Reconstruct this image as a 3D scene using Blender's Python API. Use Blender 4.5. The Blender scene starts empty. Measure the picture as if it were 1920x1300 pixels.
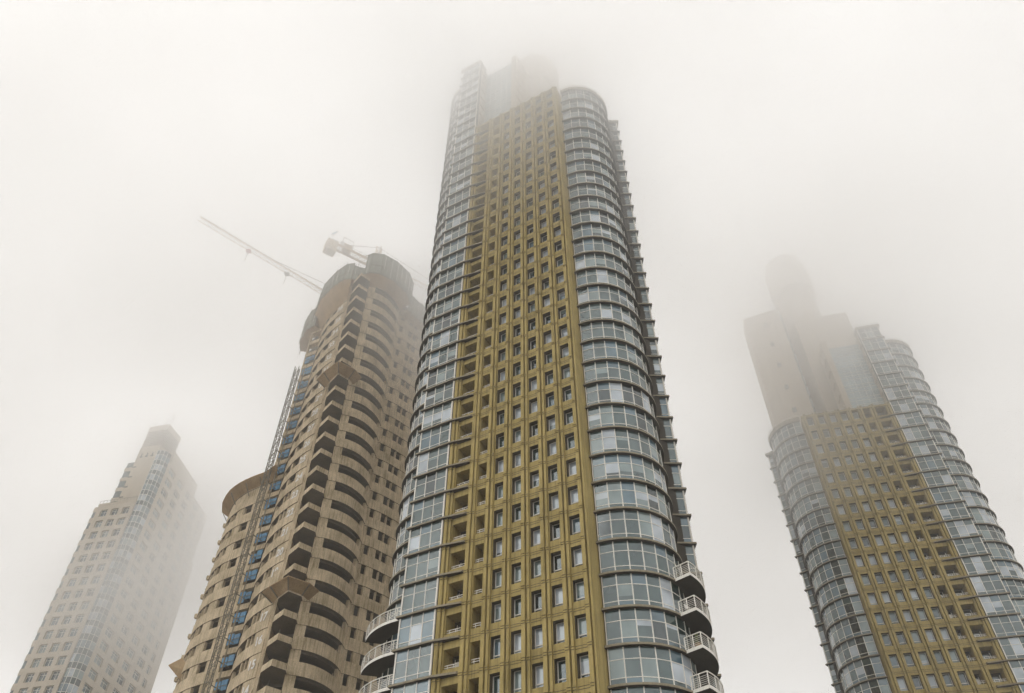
import bpy, math, random
from math import sin, cos, pi, radians, hypot
from mathutils import Vector, Matrix
random.seed(7)
R_ = radians
C = bpy.context.scene.collection
SC = bpy.context.scene

# ------------------------------------------------------------ camera, sky, sun, exposure
CAM_Z = 1.6
cam_d = bpy.data.cameras.new('camera'); cam = bpy.data.objects.new('camera', cam_d); C.objects.link(cam)
cam_d.sensor_width = 36.0; cam_d.lens = 36.0 * 1456.6 / 1920.0
cam_d.clip_start = 0.5; cam_d.clip_end = 4000
cam.matrix_world = Matrix.Translation((0, 0, CAM_Z)) @ Matrix.Rotation(pi/2 + 0.798263, 4, 'X') @ Matrix.Rotation(0.0092244, 4, 'Z')
SC.camera = cam

world = bpy.data.worlds.new('World'); SC.world = world; world.use_nodes = True
nt = world.node_tree; nt.nodes.clear()
wo = nt.nodes.new('ShaderNodeOutputWorld'); bg = nt.nodes.new('ShaderNodeBackground')
sky = nt.nodes.new('ShaderNodeTexSky'); sky.sky_type = 'NISHITA'; sky.sun_disc = False
sky.air_density = 1.0; sky.dust_density = 6.0
hs = nt.nodes.new('ShaderNodeHueSaturation'); hs.inputs['Saturation'].default_value = 0.12
mix = nt.nodes.new('ShaderNodeMix'); mix.data_type = 'RGBA'
mix.inputs['Factor'].default_value = 0.96                     # overcast: mostly even cloud light
WORLD_COL = (9.55, 9.42, 9.27, 1)
mix.inputs['B'].default_value = WORLD_COL
nt.links.new(sky.outputs[0], hs.inputs['Color']); nt.links.new(hs.outputs[0], mix.inputs['A'])
nt.links.new(mix.outputs['Result'], bg.inputs['Color']); bg.inputs['Strength'].default_value = 0.1
nt.links.new(bg.outputs[0], wo.inputs['Surface'])

sun_d = bpy.data.lights.new('sun', 'SUN'); sun_d.energy = 0.6; sun_d.angle = R_(50); sun_d.color = (1, .965, .92)
sun = bpy.data.objects.new('sun', sun_d); C.objects.link(sun)
sdir = Vector((-0.72, -0.30, 0.63)).normalized()
sun.rotation_euler = sdir.to_track_quat('Z', 'Y').to_euler()
sky.sun_rotation = math.atan2(sdir.x, sdir.y); sky.sun_elevation = math.asin(sdir.z)

SC.view_settings.view_transform = 'Standard'; SC.view_settings.look = 'None'
SC.view_settings.exposure = 0.46; SC.view_settings.gamma = 1.0
SC.render.engine = 'CYCLES'
cy = SC.cycles
cy.max_bounces = 18; cy.diffuse_bounces = 3; cy.glossy_bounces = 3; cy.volume_bounces = 14; cy.transmission_bounces = 2
cy.use_denoising = True
cy.use_adaptive_sampling = True; cy.adaptive_threshold = 0.03; cy.adaptive_min_samples = 24
cy.volume_step_rate = 1.0; cy.volume_max_steps = 64
cy.sample_clamp_indirect = 4.0

# ------------------------------------------------------------ materials
def mat_new(name, rough=0.8, spec=0.3, ior=1.45):
    m = bpy.data.materials.new(name); m.use_nodes = True
    b = m.node_tree.nodes['Principled BSDF']
    b.inputs['Roughness'].default_value = rough
    b.inputs['Specular IOR Level'].default_value = spec
    b.inputs['IOR'].default_value = ior
    return m, m.node_tree, b

def weathered(name, col, dark, streak=0.5, patch=0.3, rough=0.85, spec=0.2, grain=0.08, zs=0.12, speck=0.0, bump=0.25):
    """stone, concrete or paint with rain streaks (stretched down the wall), patches and a fine grain"""
    m, t, b = mat_new(name, rough, spec)
    n, l = t.nodes, t.links
    tc = n.new('ShaderNodeTexCoord')
    mp = n.new('ShaderNodeMapping'); mp.inputs['Scale'].default_value = (4.2, 4.2, zs)
    l.new(tc.outputs['Object'], mp.inputs['Vector'])
    s = n.new('ShaderNodeTexNoise'); s.inputs['Scale'].default_value = 1.0; s.inputs['Detail'].default_value = 6; s.inputs['Roughness'].default_value = .62
    l.new(mp.outputs[0], s.inputs['Vector'])
    p = n.new('ShaderNodeTexNoise'); p.inputs['Scale'].default_value = 0.42; p.inputs['Detail'].default_value = 5
    l.new(tc.outputs['Object'], p.inputs['Vector'])
    g = n.new('ShaderNodeTexNoise'); g.inputs['Scale'].default_value = 7; g.inputs['Detail'].default_value = 4
    l.new(tc.outputs['Object'], g.inputs['Vector'])
    def rng(node, lo, hi, a, bb):
        r = n.new('ShaderNodeMapRange'); r.inputs['From Min'].default_value = lo; r.inputs['From Max'].default_value = hi
        r.inputs['To Min'].default_value = a; r.inputs['To Max'].default_value = bb; l.new(node.outputs['Fac'], r.inputs['Value']); return r
    rs = rng(s, .46, .72, 0, streak); rp = rng(p, .38, .68, 0, patch)
    ad = n.new('ShaderNodeMath'); ad.operation = 'ADD'; ad.use_clamp = True
    l.new(rs.outputs[0], ad.inputs[0]); l.new(rp.outputs[0], ad.inputs[1])
    mx = n.new('ShaderNodeMix'); mx.data_type = 'RGBA'
    mx.inputs['A'].default_value = (*col, 1); mx.inputs['B'].default_value = (*dark, 1)
    l.new(ad.outputs[0], mx.inputs['Factor'])
    rg = rng(g, .3, .7, 1 - grain, 1 + grain)
    mu = n.new('ShaderNodeMix'); mu.data_type = 'RGBA'; mu.blend_type = 'MULTIPLY'; mu.inputs['Factor'].default_value = 1
    l.new(mx.outputs['Result'], mu.inputs['A']); l.new(rg.outputs[0], mu.inputs['B'])
    l.new(mu.outputs['Result'], b.inputs['Base Color'])
    if bump:
        bp = n.new('ShaderNodeBump'); bp.inputs['Strength'].default_value = bump; bp.inputs['Distance'].default_value = .03
        l.new(g.outputs['Fac'], bp.inputs['Height']); l.new(bp.outputs[0], b.inputs['Normal'])
    return m

def glass(name, col, rough=0.05, ior=1.95):
    m, t, b = mat_new(name, rough, 0.5, ior)
    b.inputs['Specular Tint'].default_value = (.86, .95, .97, 1)          # tinted coating
    n, l = t.nodes, t.links
    tc = n.new('ShaderNodeTexCoord'); no = n.new('ShaderNodeTexNoise'); no.inputs['Scale'].default_value = .35; no.inputs['Detail'].default_value = 2
    l.new(tc.outputs['Object'], no.inputs['Vector'])
    r = n.new('ShaderNodeMapRange'); r.inputs['From Min'].default_value = .35; r.inputs['From Max'].default_value = .65
    r.inputs['To Min'].default_value = .75; r.inputs['To Max'].default_value = 1.2; l.new(no.outputs['Fac'], r.inputs['Value'])
    mu = n.new('ShaderNodeMix'); mu.data_type = 'RGBA'; mu.blend_type = 'MULTIPLY'; mu.inputs['Factor'].default_value = 1
    mu.inputs['A'].default_value = (*col, 1); l.new(r.outputs[0], mu.inputs['B']); l.new(mu.outputs['Result'], b.inputs['Base Color'])
    bp = n.new('ShaderNodeBump'); bp.inputs['Strength'].default_value = .06; bp.inputs['Distance'].default_value = .2
    l.new(no.outputs['Fac'], bp.inputs['Height']); l.new(bp.outputs[0], b.inputs['Normal'])
    return m

M_GOLD = weathered('ochre_render', (.43, .335, .13), (.22, .17, .062), streak=.8, patch=.4, rough=.8, spec=.25)
M_REVEAL = weathered('shaded_reveal_joint', (.10, .08, .045), (.05, .04, .025), bump=0, rough=.6)  # opening shade put into the reveal colour; dark joint strips use it too
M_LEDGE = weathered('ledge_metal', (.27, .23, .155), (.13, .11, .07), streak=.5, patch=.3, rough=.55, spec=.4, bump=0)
M_FRAME = weathered('white_frame', (.82, .79, .72), (.6, .56, .49), streak=.4, patch=.3, rough=.4, spec=.5, bump=0)
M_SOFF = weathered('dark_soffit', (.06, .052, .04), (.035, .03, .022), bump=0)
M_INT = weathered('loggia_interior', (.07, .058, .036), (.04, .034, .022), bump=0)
G = [glass('glass_green', (.032, .056, .053)), glass('glass_grey', (.06, .085, .083)), glass('glass_pale_blind', (.42, .46, .50), .12),
     glass('glass_dark', (.02, .026, .025), .04), glass('glass_curtain', (.19, .235, .23), .1), glass('glass_blue', (.08, .13, .16))]
G_BLOCK = glass('glass_block', (.30, .37, .39), .12)
M_BEIGE = weathered('beige_render', (.52, .45, .36), (.36, .31, .24), streak=.5, patch=.3)
M_STONE = weathered('pale_stone', (.57, .505, .41), (.43, .375, .30), streak=.35, patch=.3)
M_CONC = weathered('raw_concrete', (.66, .54, .375), (.30, .235, .135), streak=.8, patch=.55, grain=.16, zs=.3)
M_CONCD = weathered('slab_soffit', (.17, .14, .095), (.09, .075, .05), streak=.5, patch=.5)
M_WOOD = weathered('plywood', (.46, .33, .19), (.28, .19, .10), streak=.6, patch=.5, zs=1.5, rough=.9)
M_NET = weathered('dust_net', (.36, .37, .31), (.22, .23, .19), streak=.9, patch=.6, zs=.6, rough=.95)
M_STEEL = weathered('scaffold_steel', (.24, .22, .17), (.13, .12, .09), bump=0, rough=.6)
M_YEL = weathered('crane_yellow', (.44, .28, .09), (.25, .16, .07), bump=0, rough=.5)
M_WHITE = weathered('white_paint', (.78, .76, .72), (.6, .58, .54), bump=0, rough=.6)
M_BLUE = weathered('blue_film', (.08, .27, .46), (.05, .15, .26), streak=.6, patch=.6, zs=.8, rough=.35, spec=.5)
M_RED = weathered('red_paint', (.5, .12, .08), (.3, .1, .06), bump=0)
M_ASPH = weathered('pale_paving', (.20, .19, .17), (.13, .12, .11), streak=.1, patch=.5)
M_LEAF = weathered('leaf_green', (.12, .15, .04), (.07, .1, .03), bump=0)
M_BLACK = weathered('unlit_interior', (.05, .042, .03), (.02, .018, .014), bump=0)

# ------------------------------------------------------------ helpers
class MB:
    """collects faces in a building's own (u, n, z) space and links them as ONE mesh"""
    def __init__(s, tf=None, flip=False):
        s.v, s.f, s.m, s.mats, s.tf, s.flip = [], [], [], [], tf, flip
    def mi(s, mat):
        if mat not in s.mats: s.mats.append(mat)
        return s.mats.index(mat)
    def face(s, pts, mat):
        i0 = len(s.v)
        for p in pts: s.v.append(s.tf(*p) if s.tf else tuple(p))
        ids = list(range(i0, i0 + len(pts)))
        s.f.append(ids[::-1] if s.flip else ids); s.m.append(s.mi(mat))
    def prism(s, poly, z0, z1, mat, top=None, bot=None, sides=None):
        """poly: list of (u, n), anticlockwise seen from above in (u, -n) axes; any order works"""
        n = len(poly)
        s.face([(p[0], p[1], z1) for p in poly], top or mat)
        s.face([(p[0], p[1], z0) for p in poly[::-1]], bot or mat)
        for i in range(n):
            a, b = poly[i], poly[(i+1) % n]
            s.face([(a[0], a[1], z0), (b[0], b[1], z0), (b[0], b[1], z1), (a[0], a[1], z1)], sides or mat)
    def box(s, u0, u1, n0, n1, z0, z1, mat, fr=None):
        P = [(u0, n0), (u1, n0), (u1, n1), (u0, n1)]
        if fr: P = [fr(*p) for p in P]
        s.prism(P, z0, z1, mat)
    def quad(s, a, b, z0, z1, mat):
        s.face([(a[0], a[1], z0), (b[0], b[1], z0), (b[0], b[1], z1), (a[0], a[1], z1)], mat)
    def beam(s, a, b, w, mat, h=None, up=(0, 0, 1)):
        a, b = Vector(a), Vector(b); d = (b - a)
        if d.length < 1e-6: return
        d.normalize(); up = Vector(up)
        if abs(d.dot(up)) > .98: up = Vector((1, 0, 0))
        x = d.cross(up).normalized() * (w/2); y = x.normalized().cross(d).normalized() * ((h or w)/2)
        q = [a-x-y, a+x-y, a+x+y, a-x+y, b-x-y, b+x-y, b+x+y, b-x+y]
        for f in ((0,1,5,4), (1,2,6,5), (2,3,7,6), (3,0,4,7), (3,2,1,0), (4,5,6,7)):
            s.face([tuple(q[i]) for i in f], mat)
    def build(s, name, parent=None):
        me = bpy.data.meshes.new(name); me.from_pydata(s.v, [], s.f)
        for m in s.mats: me.materials.append(m)
        me.polygons.foreach_set('material_index', s.m)
        me.validate(); me.update()
        o = bpy.data.objects.new(name, me); C.objects.link(o)
        if parent: o.parent = parent
        return o
def empty(name, loc, rz=0, label=None, cat=None, group=None):
    o = bpy.data.objects.new(name, None); o.location = loc; o.rotation_euler = (0, 0, rz); C.objects.link(o)
    o.empty_display_size = 1
    tag(o, label, cat, group); return o
def tag(o, label=None, cat=None, group=None, kind=None):
    if label: o['label'] = label
    if cat: o['category'] = cat
    if group: o['group'] = group
    if kind: o['kind'] = kind
    return o
def lattice(mb, a, b, w, mat, bay=2.0, tri=False, t=.12, dg=.07):
    """a square (or triangular) truss of chords and diagonals from a to b"""
    a, b = Vector(a), Vector(b); d = b - a; L = d.length; d.normalize()
    up = Vector((0, 0, 1)) if abs(d.z) < .9 else Vector((0, 1, 0))
    x = d.cross(up).normalized(); y = x.cross(d).normalized()
    cs = [x*w/2*i + y*w/2*j for i, j in ((-1,-1),(1,-1),(1,1),(-1,1))] if not tri else [-x*w/2, x*w/2, y*w*.9]
    for c in cs: mb.beam(a+c, b+c, t, mat)
    n = max(1, round(L/bay)); k = len(cs)
    for i in range(n):
        p, q = a + d*(L*i/n), a + d*(L*(i+1)/n)
        for j in range(k):
            c0, c1 = cs[j], cs[(j+1) % k]
            mb.beam(p + (c0 if i % 2 else c1), q + (c1 if i % 2 else c0), dg, mat)
            mb.beam(p + c0, p + c1, dg, mat)

# ------------------------------------------------------------ the setting
g = MB(); g.prism([(-1500, -1500), (1500, -1500), (1500, 1500), (-1500, 1500)], -.5, 0, M_ASPH)
tag(g.build('ground'), kind='structure')

H = 3.3
# ------------------------------------------------------------ the two ochre towers: one plan turned three times about its centre
OC = (-1.26, -13.14); BC = (9.27, -7.06); BR = 5.4; NF = 9
def rot(a):
    ca, sa = cos(R_(a)), sin(R_(a))
    return lambda u, n: (OC[0] + ca*(u-OC[0]) + sa*(n-OC[1]), OC[1] - sa*(u-OC[0]) + ca*(n-OC[1]))
FR = [rot(0), rot(120), rot(240)]
TH_END = 127.0
def bay_pt(fr, th, r):
    return fr(BC[0] + r*sin(R_(th)), BC[1] + r*cos(R_(th)))
WIN = [(-1.11 + 2.07*i, 2.07*i) for i in range(5)]
LOG = [(-6.05, -4.15), (-3.22, -2.06)]
PILS = [(-6.88, -6.5, .38), (-6.4, -6.14, .22), (-4.08, -3.68, .38), (-3.58, -3.3, .26)]
for i in range(-1, 5): PILS += [(.12+2.07*i, .48+2.07*i, .38), (.62+2.07*i, .88+2.07*i, .26)]

def cell(mb, fr, u0, u1, z0, z1, o, depth, back=None, rmat=None):
    """a piece of wall with one opening o=(ou0, ou1, oz0, oz1), its reveals, and whatever closes the back"""
    a, b, c, d = o; P = lambda u, n, z: (*fr(u, n), z)
    def q(uu0, uu1, zz0, zz1):
        if uu1-uu0 > 1e-4 and zz1-zz0 > 1e-4: mb.face([P(uu0,0,zz0), P(uu1,0,zz0), P(uu1,0,zz1), P(uu0,0,zz1)], M_GOLD)
    q(u0, a, z0, z1); q(b, u1, z0, z1); q(a, b, z0, c)
    # the spandrel above carries two cut grooves
    h1, h2 = z0+(z1-z0)*.925, z0+(z1-z0)*.985
    q(a, b, d, z1)
    r = rmat or M_GOLD
    mb.face([P(a,0,c), P(a,0,d), P(a,-depth,d), P(a,-depth,c)], r); mb.face([P(b,0,c), P(b,-depth,c), P(b,-depth,d), P(b,0,d)], r)
    mb.face([P(a,0,c), P(a,-depth,c), P(b,-depth,c), P(b,0,c)], r); mb.face([P(a,0,d), P(b,0,d), P(b,-depth,d), P(a,-depth,d)], r)
    if back: mb.face([P(a,-depth,c), P(b,-depth,c), P(b,-depth,d), P(a,-depth,d)], back)

def pick_glass(rng, w=(38, 24, 8, 14, 12, 6)):
    return rng.choices(G, w)[0]

def ochre_tower(name, loc, rz, z_row0, k0, ktop, kwing, mirror, label, seed, bal_top, core_top, slab_top, block_top, nwin_lo, rmul=(38, 24, 8, 14, 12, 6)):
    rng = random.Random(seed)
    root = empty(name, loc, rz, label, 'skyscraper')
    X = (lambda u, n, z: (8.28-u, -n, z)) if mirror else (lambda u, n, z: (u, -n, z))
    mb = lambda: MB(X, mirror)
    Z = lambda k: z_row0 + k*H
    # ---- walls
    w = mb()
    edges = [-7.0, -4.15+.06, -2.06+.47]
    for si, fr in enumerate(FR):
        for k in range(k0, ktop+1):
            z0, z1 = Z(k-.8), Z(k+.2)
            if k == ktop: z1 = Z(ktop+.1)
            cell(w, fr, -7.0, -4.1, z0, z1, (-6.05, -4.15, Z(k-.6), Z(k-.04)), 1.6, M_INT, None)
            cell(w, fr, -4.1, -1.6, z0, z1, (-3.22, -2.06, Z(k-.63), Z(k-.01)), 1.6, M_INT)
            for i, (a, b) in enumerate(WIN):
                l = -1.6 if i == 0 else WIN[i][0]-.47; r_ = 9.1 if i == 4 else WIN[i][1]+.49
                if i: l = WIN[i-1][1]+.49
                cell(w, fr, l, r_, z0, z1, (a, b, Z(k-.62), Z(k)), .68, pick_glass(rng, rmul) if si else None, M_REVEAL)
            # spandrel grooves and the little collars round the pilasters
            if si == 0 or k % 2 == 0:
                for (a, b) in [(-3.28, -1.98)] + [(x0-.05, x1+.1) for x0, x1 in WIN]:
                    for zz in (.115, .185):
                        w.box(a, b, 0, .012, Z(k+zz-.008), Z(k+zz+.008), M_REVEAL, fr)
            for (a, b, d) in PILS:
                if b > 9.1: continue
                if si == 0:
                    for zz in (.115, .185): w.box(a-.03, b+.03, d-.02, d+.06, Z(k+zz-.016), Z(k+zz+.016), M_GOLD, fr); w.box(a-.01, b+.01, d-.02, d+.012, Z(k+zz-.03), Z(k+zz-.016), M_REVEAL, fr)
        zt = Z(ktop+.1); zb = Z(k0-.8)
        for (a, b, d) in PILS:
            w.box(a, min(b, 9.08), -.05, d, zb, zt-.35, M_GOLD, fr)
        # return at the right-hand end of the wall down to the bay, and the dark gap at the left
        w.quad(fr(9.1, 0), fr(9.1, -2.0), zb, zt, M_GOLD)
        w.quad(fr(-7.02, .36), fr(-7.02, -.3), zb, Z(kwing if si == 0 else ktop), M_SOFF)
    # inner solid: roof slab and the body that closes the plan
    zb, zt = Z(k0-.8), Z(ktop+.02)
    prof = []
    for i, fr in enumerate(FR):
        prof += [fr(-10.9, .1), fr(-7.1, .1), fr(-7.1, -1.9), fr(9.0, -1.9)]
        for j in range(0, 8): prof.append(bay_pt(fr, 120*j/7, BR-.5))
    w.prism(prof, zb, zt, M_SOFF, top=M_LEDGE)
    w.prism([(x, y) for x, y in prof], zb-3, zb, M_GOLD) if zb > 4 else None
    wo_ = w.build('wall', root)
    # ---- parapet on the golden wall
    for si, fr in enumerate(FR):
        p = mb()
        p.box(-7.0 if si else -7.0, 9.2, -.3, .34, Z(ktop+.1)-.35, Z(ktop+.1), M_GOLD, fr)
        a, b = fr(-6.6, .1), fr(9.0, .1)
        p.beam((*a, Z(ktop+.1)+.45), (*b, Z(ktop+.1)+.45), .06, M_FRAME)
        for i in range(14):
            t = i/13; q = (a[0]+(b[0]-a[0])*t, a[1]+(b[1]-a[1])*t)
            p.beam((*q, Z(ktop+.1)), (*q, Z(ktop+.1)+.45), .05, M_FRAME)
        p.build('parapet', root)
    # ---- windows of the front wall
    fr = FR[0]; nwin = 0; rest_f, rest_g = mb(), mb()
    def window(F, Gm, a, b, z0, z1, wn, g1, g2):
        P = lambda u, n, z: (u, n, z)
        F.box(a, a+.09, wn-.05, wn+.06, z0, z1, M_FRAME); F.box(b-.07, b, wn-.05, wn+.06, z0, z1, M_FRAME)
        F.box(a, b, wn-.05, wn+.07, z0, z0+.06, M_FRAME); F.box(a, b, wn-.05, wn+.05, z1-.06, z1, M_FRAME)
        zt_ = z0+(z1-z0)*.24; F.box(a, b, wn-.05, wn+.09, zt_-.055, zt_+.055, M_FRAME)
        zm = z1 - (z1-zt_)*(rng.uniform(.15, .85) if rng.random() < .3 else 0)
        Gm.face([P(a, wn, zt_), P(b, wn, zt_), P(b, wn, zm), P(a, wn, zm)], g1)
        if zm < z1: Gm.face([P(a, wn, zm), P(b, wn, zm), P(b, wn, z1), P(a, wn, z1)], G[2] if rng.random() < .7 else G[4])
        Gm.face([P(a, wn, z0), P(b, wn, z0), P(b, wn, zt_), P(a, wn, zt_)], g2)
    for k in range(nwin_lo, ktop+1):
        for (a, b) in WIN:
            g1 = pick_glass(rng, (14, 14, 36, 10, 20, 8)); g2 = G[3] if rng.random() < .3 else g1
            if nwin < 100:
                F, Gm = mb(), mb(); window(F, Gm, a, b, Z(k-.62), Z(k), -.62, g1, g2)
                f = F.build('window', root); Gm.build('pane', f); nwin += 1
            else: window(rest_f, rest_g, a, b, Z(k-.62), Z(k), -.62, g1, g2)
    for k in range(k0, nwin_lo):
        for (a, b) in WIN: window(rest_f, rest_g, a, b, Z(k-.62), Z(k), -.62, G[0], G[0])
    f = tag(rest_f.build('window', root), 'small upper windows dim in the fog', kind='stuff'); rest_g.build('pane', f)
    # ---- loggias: rail, and a glazed door in the back wall
    for k in range(max(k0, nwin_lo-1), ktop):
        for (a, b) in LOG:
            L = mb(); z = Z(k-.6); nn = -.28
            for dz in (.24, .46): L.beam((a, nn, z+dz), (b, nn, z+dz), .055, M_FRAME)
            for i in range(3 if b-a > 1.5 else 2):
                u = a + (b-a)*(i+.5)/(3 if b-a > 1.5 else 2); L.beam((u, nn, z), (u, nn, z+.46), .05, M_FRAME)
            L.build('loggia_railing', root)
        for (a, b) in LOG:
            D = mb()
            D.box(a+.25, a+.33, -1.6, -1.5, Z(k-.6), Z(k-.15), M_FRAME)
            D.face([(a+.33, -1.55, Z(k-.6)), (b-.35, -1.55, Z(k-.6)), (b-.35, -1.55, Z(k-.15)), (a+.33, -1.55, Z(k-.15))], G[3])
            if rng.random() < .25:
                D.box(a+.4, a+.8, -1.5, -1.4, Z(k-.6), Z(k-.25), M_WHITE)
            D.build('glazed_door', root)
    # ---- glazed floors: strip of three panes, its narrow end, and the round bay
    tz = (.24, .41, .87, 1.17)
    wings = {0: kwing, 1: ktop, 2: ktop}          # strip i ; bay i ends against strip i+1
    hid_g, hid_f, hid_l = mb(), mb(), mb()
    for k in range(k0, kwing):
        for si in range(3):
            hid = si == 1 or k < nwin_lo - 1
            Gm, F, L = (hid_g, hid_f, hid_l) if hid else (mb(), mb(), mb())
            fr = FR[si]; nx = FR[(si+1) % 3]
            b_on = k < (kwing-1 if si == 2 else ktop); sn_on = k < wings[(si+1) % 3]
            if not (b_on or sn_on): continue
            segs = []
            if b_on:
                th = [TH_END*i/NF for i in range(NF+1)]
                segs += [(bay_pt(fr, th[i], BR), bay_pt(fr, th[i+1], BR)) for i in range(NF)]
            if sn_on:
                us = [-11.1, -9.75, -8.42, -7.07]
                segs += [(nx(us[i], .4), nx(us[i+1], .4)) for i in range(3)]
                segs.append((nx(-11.1, -1.3), nx(-11.1, .4)))
            for ci, (a, b) in enumerate(segs):
                g0 = pick_glass(rng, rmul)
                if mirror and si == 0 and b_on and rng.random() < .75:
                    g0 = {0: G[4], 1: G[3], 2: G[5], 3: G[0], 4: G[4]}.get(ci, g0)
                blind = rng.uniform(.2, .8) if (g0 is not G[2] and rng.random() < .2) else 0
                for j in range(3):
                    if j == 1 and blind:
                        zm = Z(k+tz[2] - (tz[2]-tz[1])*blind)
                        Gm.face([(*a, Z(k+tz[1])), (*b, Z(k+tz[1])), (*b, zm), (*a, zm)], g0)
                        Gm.face([(*a, zm), (*b, zm), (*b, Z(k+tz[2])), (*a, Z(k+tz[2]))], G[2] if rng.random() < .6 else G[4]); continue
                    gg = g0 if (j == 1 or rng.random() < .6) else rng.choice([G[0], G[1], G[5]])
                    Gm.face([(*a, Z(k+tz[j])), (*b, Z(k+tz[j])), (*b, Z(k+tz[j+1])), (*a, Z(k+tz[j+1]))], gg)
                F.beam((*a, Z(k+.22)), (*a, Z(k+1.17)), .085, M_FRAME)
                for j in (1, 2): F.beam((*a, Z(k+tz[j])), (*b, Z(k+tz[j])), .065, M_FRAME)
                F.beam((*a, Z(k+tz[0])+.05), (*b, Z(k+tz[0])+.05), .09, M_FRAME)
            if sn_on:
                for u in (-11.1, -7.07): F.beam((*nx(u, .4), Z(k+.22)), (*nx(u, .4), Z(k+1.17)), .15, M_FRAME)
            # the ledge under this floor: bay arc, corner of the next strip, strip, run across the wide loggia
            zl0, zl1 = Z(k+.18), Z(k+.25)
            out, inn = [], []
            if b_on:
                r_o = BR+.34
                for i in range(25):
                    t_ = TH_END*i/24
                    out.append(bay_pt(fr, t_, r_o)); inn.append(bay_pt(fr, t_, BR-.15))
                out.insert(0, fr(9.12, BC[1]+r_o)); inn.insert(0, fr(9.12, BC[1]+BR-.15))
            if sn_on:
                if not b_on: out.append(nx(-11.45, -3.0)); inn.append(nx(-11.0, -3.0))
                out += [nx(-11.45, -1.2), nx(-11.45, .72)]; inn += [nx(-11.0, -1.2), nx(-11.0, .3)]
                out.append(nx(-7.0, .72)); inn.append(nx(-7.0, -.02))
                if k < ktop: out.append(nx(-4.4, .32)); inn.append(nx(-4.15, -.02))
            for i in range(len(out)-1):
                a, b, c, d = out[i], out[i+1], inn[i+1], inn[i]
                L.face([(*a, zl0), (*b, zl0), (*b, zl1-.03), (*a, zl1-.03)], M_LEDGE)
                L.face([(*a, zl1-.03), (*b, zl1-.03), (*c, zl1+.02), (*d, zl1+.02)], M_LEDGE)
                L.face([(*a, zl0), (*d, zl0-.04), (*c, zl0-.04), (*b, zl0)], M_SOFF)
            for i in (0, -1):
                a, d = out[i], inn[i]; L.face([(*a, zl0), (*a, zl1), (*d, zl1), (*d, zl0)], M_LEDGE)
            if not hid:
                b_ = Gm.build('window_band', root); F.build('frame', b_); L.build('floor_ledge', root)
    b_ = tag(hid_g.build('window_band', root), kind='stuff'); hid_f.build('frame', b_); tag(hid_l.build('floor_ledge', root), kind='stuff')
    # ---- balconies hung on the lowest bays
    for k in range(k0, bal_top+1):
        for si in range(3):
            fr = FR[si]; nx = FR[(si+1) % 3]
            t0, t1, ro = 74, 124, 7.35
            arc = [bay_pt(fr, t0+(t1-t0)*i/16, ro) for i in range(17)]
            q = mb(); inn = [bay_pt(fr, t0+(t1-t0)*i/16, BR+.3) for i in range(17)]
            zl0, zl1 = Z(k+.17), Z(k+.26)
            poly = arc + inn[::-1]
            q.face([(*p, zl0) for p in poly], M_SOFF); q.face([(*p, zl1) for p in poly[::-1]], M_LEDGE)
            path = [inn[0]] + arc
            for i in range(len(path)-1): q.quad(path[i], path[i+1], zl0, zl1, M_FRAME)
            sl = q.build('balcony', root)
            Rl = mb()
            pts = [inn[0], ((inn[0][0]+arc[0][0])/2, (inn[0][1]+arc[0][1])/2)] + arc
            for i in range(len(pts)-1):
                a, b = pts[i], pts[i+1]
                Rl.beam((*a, zl1+1.05), (*b, zl1+1.05), .075, M_FRAME)
                for dz in (.14, .3, .46, .62, .78): Rl.beam((*a, zl1+dz), (*b, zl1+dz), .028, M_FRAME)
            for i, a in enumerate(pts):
                if i < 3 or (i-2) % 3 == 0: Rl.beam((*a, zl1), (*a, zl1+1.05), .075, M_FRAME)
            Rl.build('railing', sl)
    # ---- roof edges of the bays and the wing
    t = mb()
    for si in range(3):
        fr = FR[si]; top = Z(kwing-1) if si == 2 else Z(ktop)
        for i in range(24):
            a0, a1 = TH_END*i/24, TH_END*(i+1)/24
            for (r0, z0, z1) in ((BR+.4, top+.17*H, top+.17*H+.9),):
                A, B_ = bay_pt(fr, a0, r0), bay_pt(fr, a1, r0); a_, b_ = bay_pt(fr, a0, r0-.4), bay_pt(fr, a1, r0-.4)
                t.quad(A, B_, z0, z1, M_LEDGE); t.face([(*A, z1), (*B_, z1), (*b_, z1), (*a_, z1)], M_LEDGE)
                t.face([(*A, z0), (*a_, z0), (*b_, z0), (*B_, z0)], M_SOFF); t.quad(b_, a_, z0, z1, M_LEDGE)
                t.beam((*A, z1+.4), (*B_, z1+.4), .08, M_FRAME)
                if i % 3 == 0: t.beam((*A, z1), (*A, z1+.4), .06, M_FRAME)
        fx = FR[si]; zt2 = Z(kwing if si == 0 else ktop)
        t.box(-11.5, -6.75, -1.6, .76, zt2+.17*H, zt2+.17*H+.55, M_LEDGE, fx)
        t.beam((*fx(-11.4, .7), zt2+.17*H+1.0), (*fx(-6.8, .7), zt2+.17*H+1.0), .07, M_FRAME)
        for i in range(5):
            u = -11.4+4.6*i/4; t.beam((*fx(u, .7), zt2+.17*H+.5), (*fx(u, .7), zt2+.17*H+1.0), .06, M_FRAME)
    t.build('roof_edge', root)
    # ---- the wing above the main roof, its side wall, glass block, pier, core and round top
    zr = Z(ktop-.2); zw = Z(kwing+.17)
    q = mb()
    q.prism([(-10.95, .2), (-7.05, .36), (-7.05, -2.2), (-7.05, -8), (-11.2, -9.5), (-12, -5)], zr, zw, M_BEIGE)
    for k in range(ktop, kwing):
        q.box(-7.05, -6.85, -2.1, -.6, Z(k+.2), Z(k+.5), M_BEIGE)
    cen = bay_pt(FR[2], 60, .1)
    q.prism([bay_pt(FR[2], TH_END*i/8, BR-.5) for i in range(9)] + [(-7.2, -9)], zr, Z(kwing-1+.17), M_SOFF, top=M_LEDGE)
    q.build('upper_wing', root)
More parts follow.
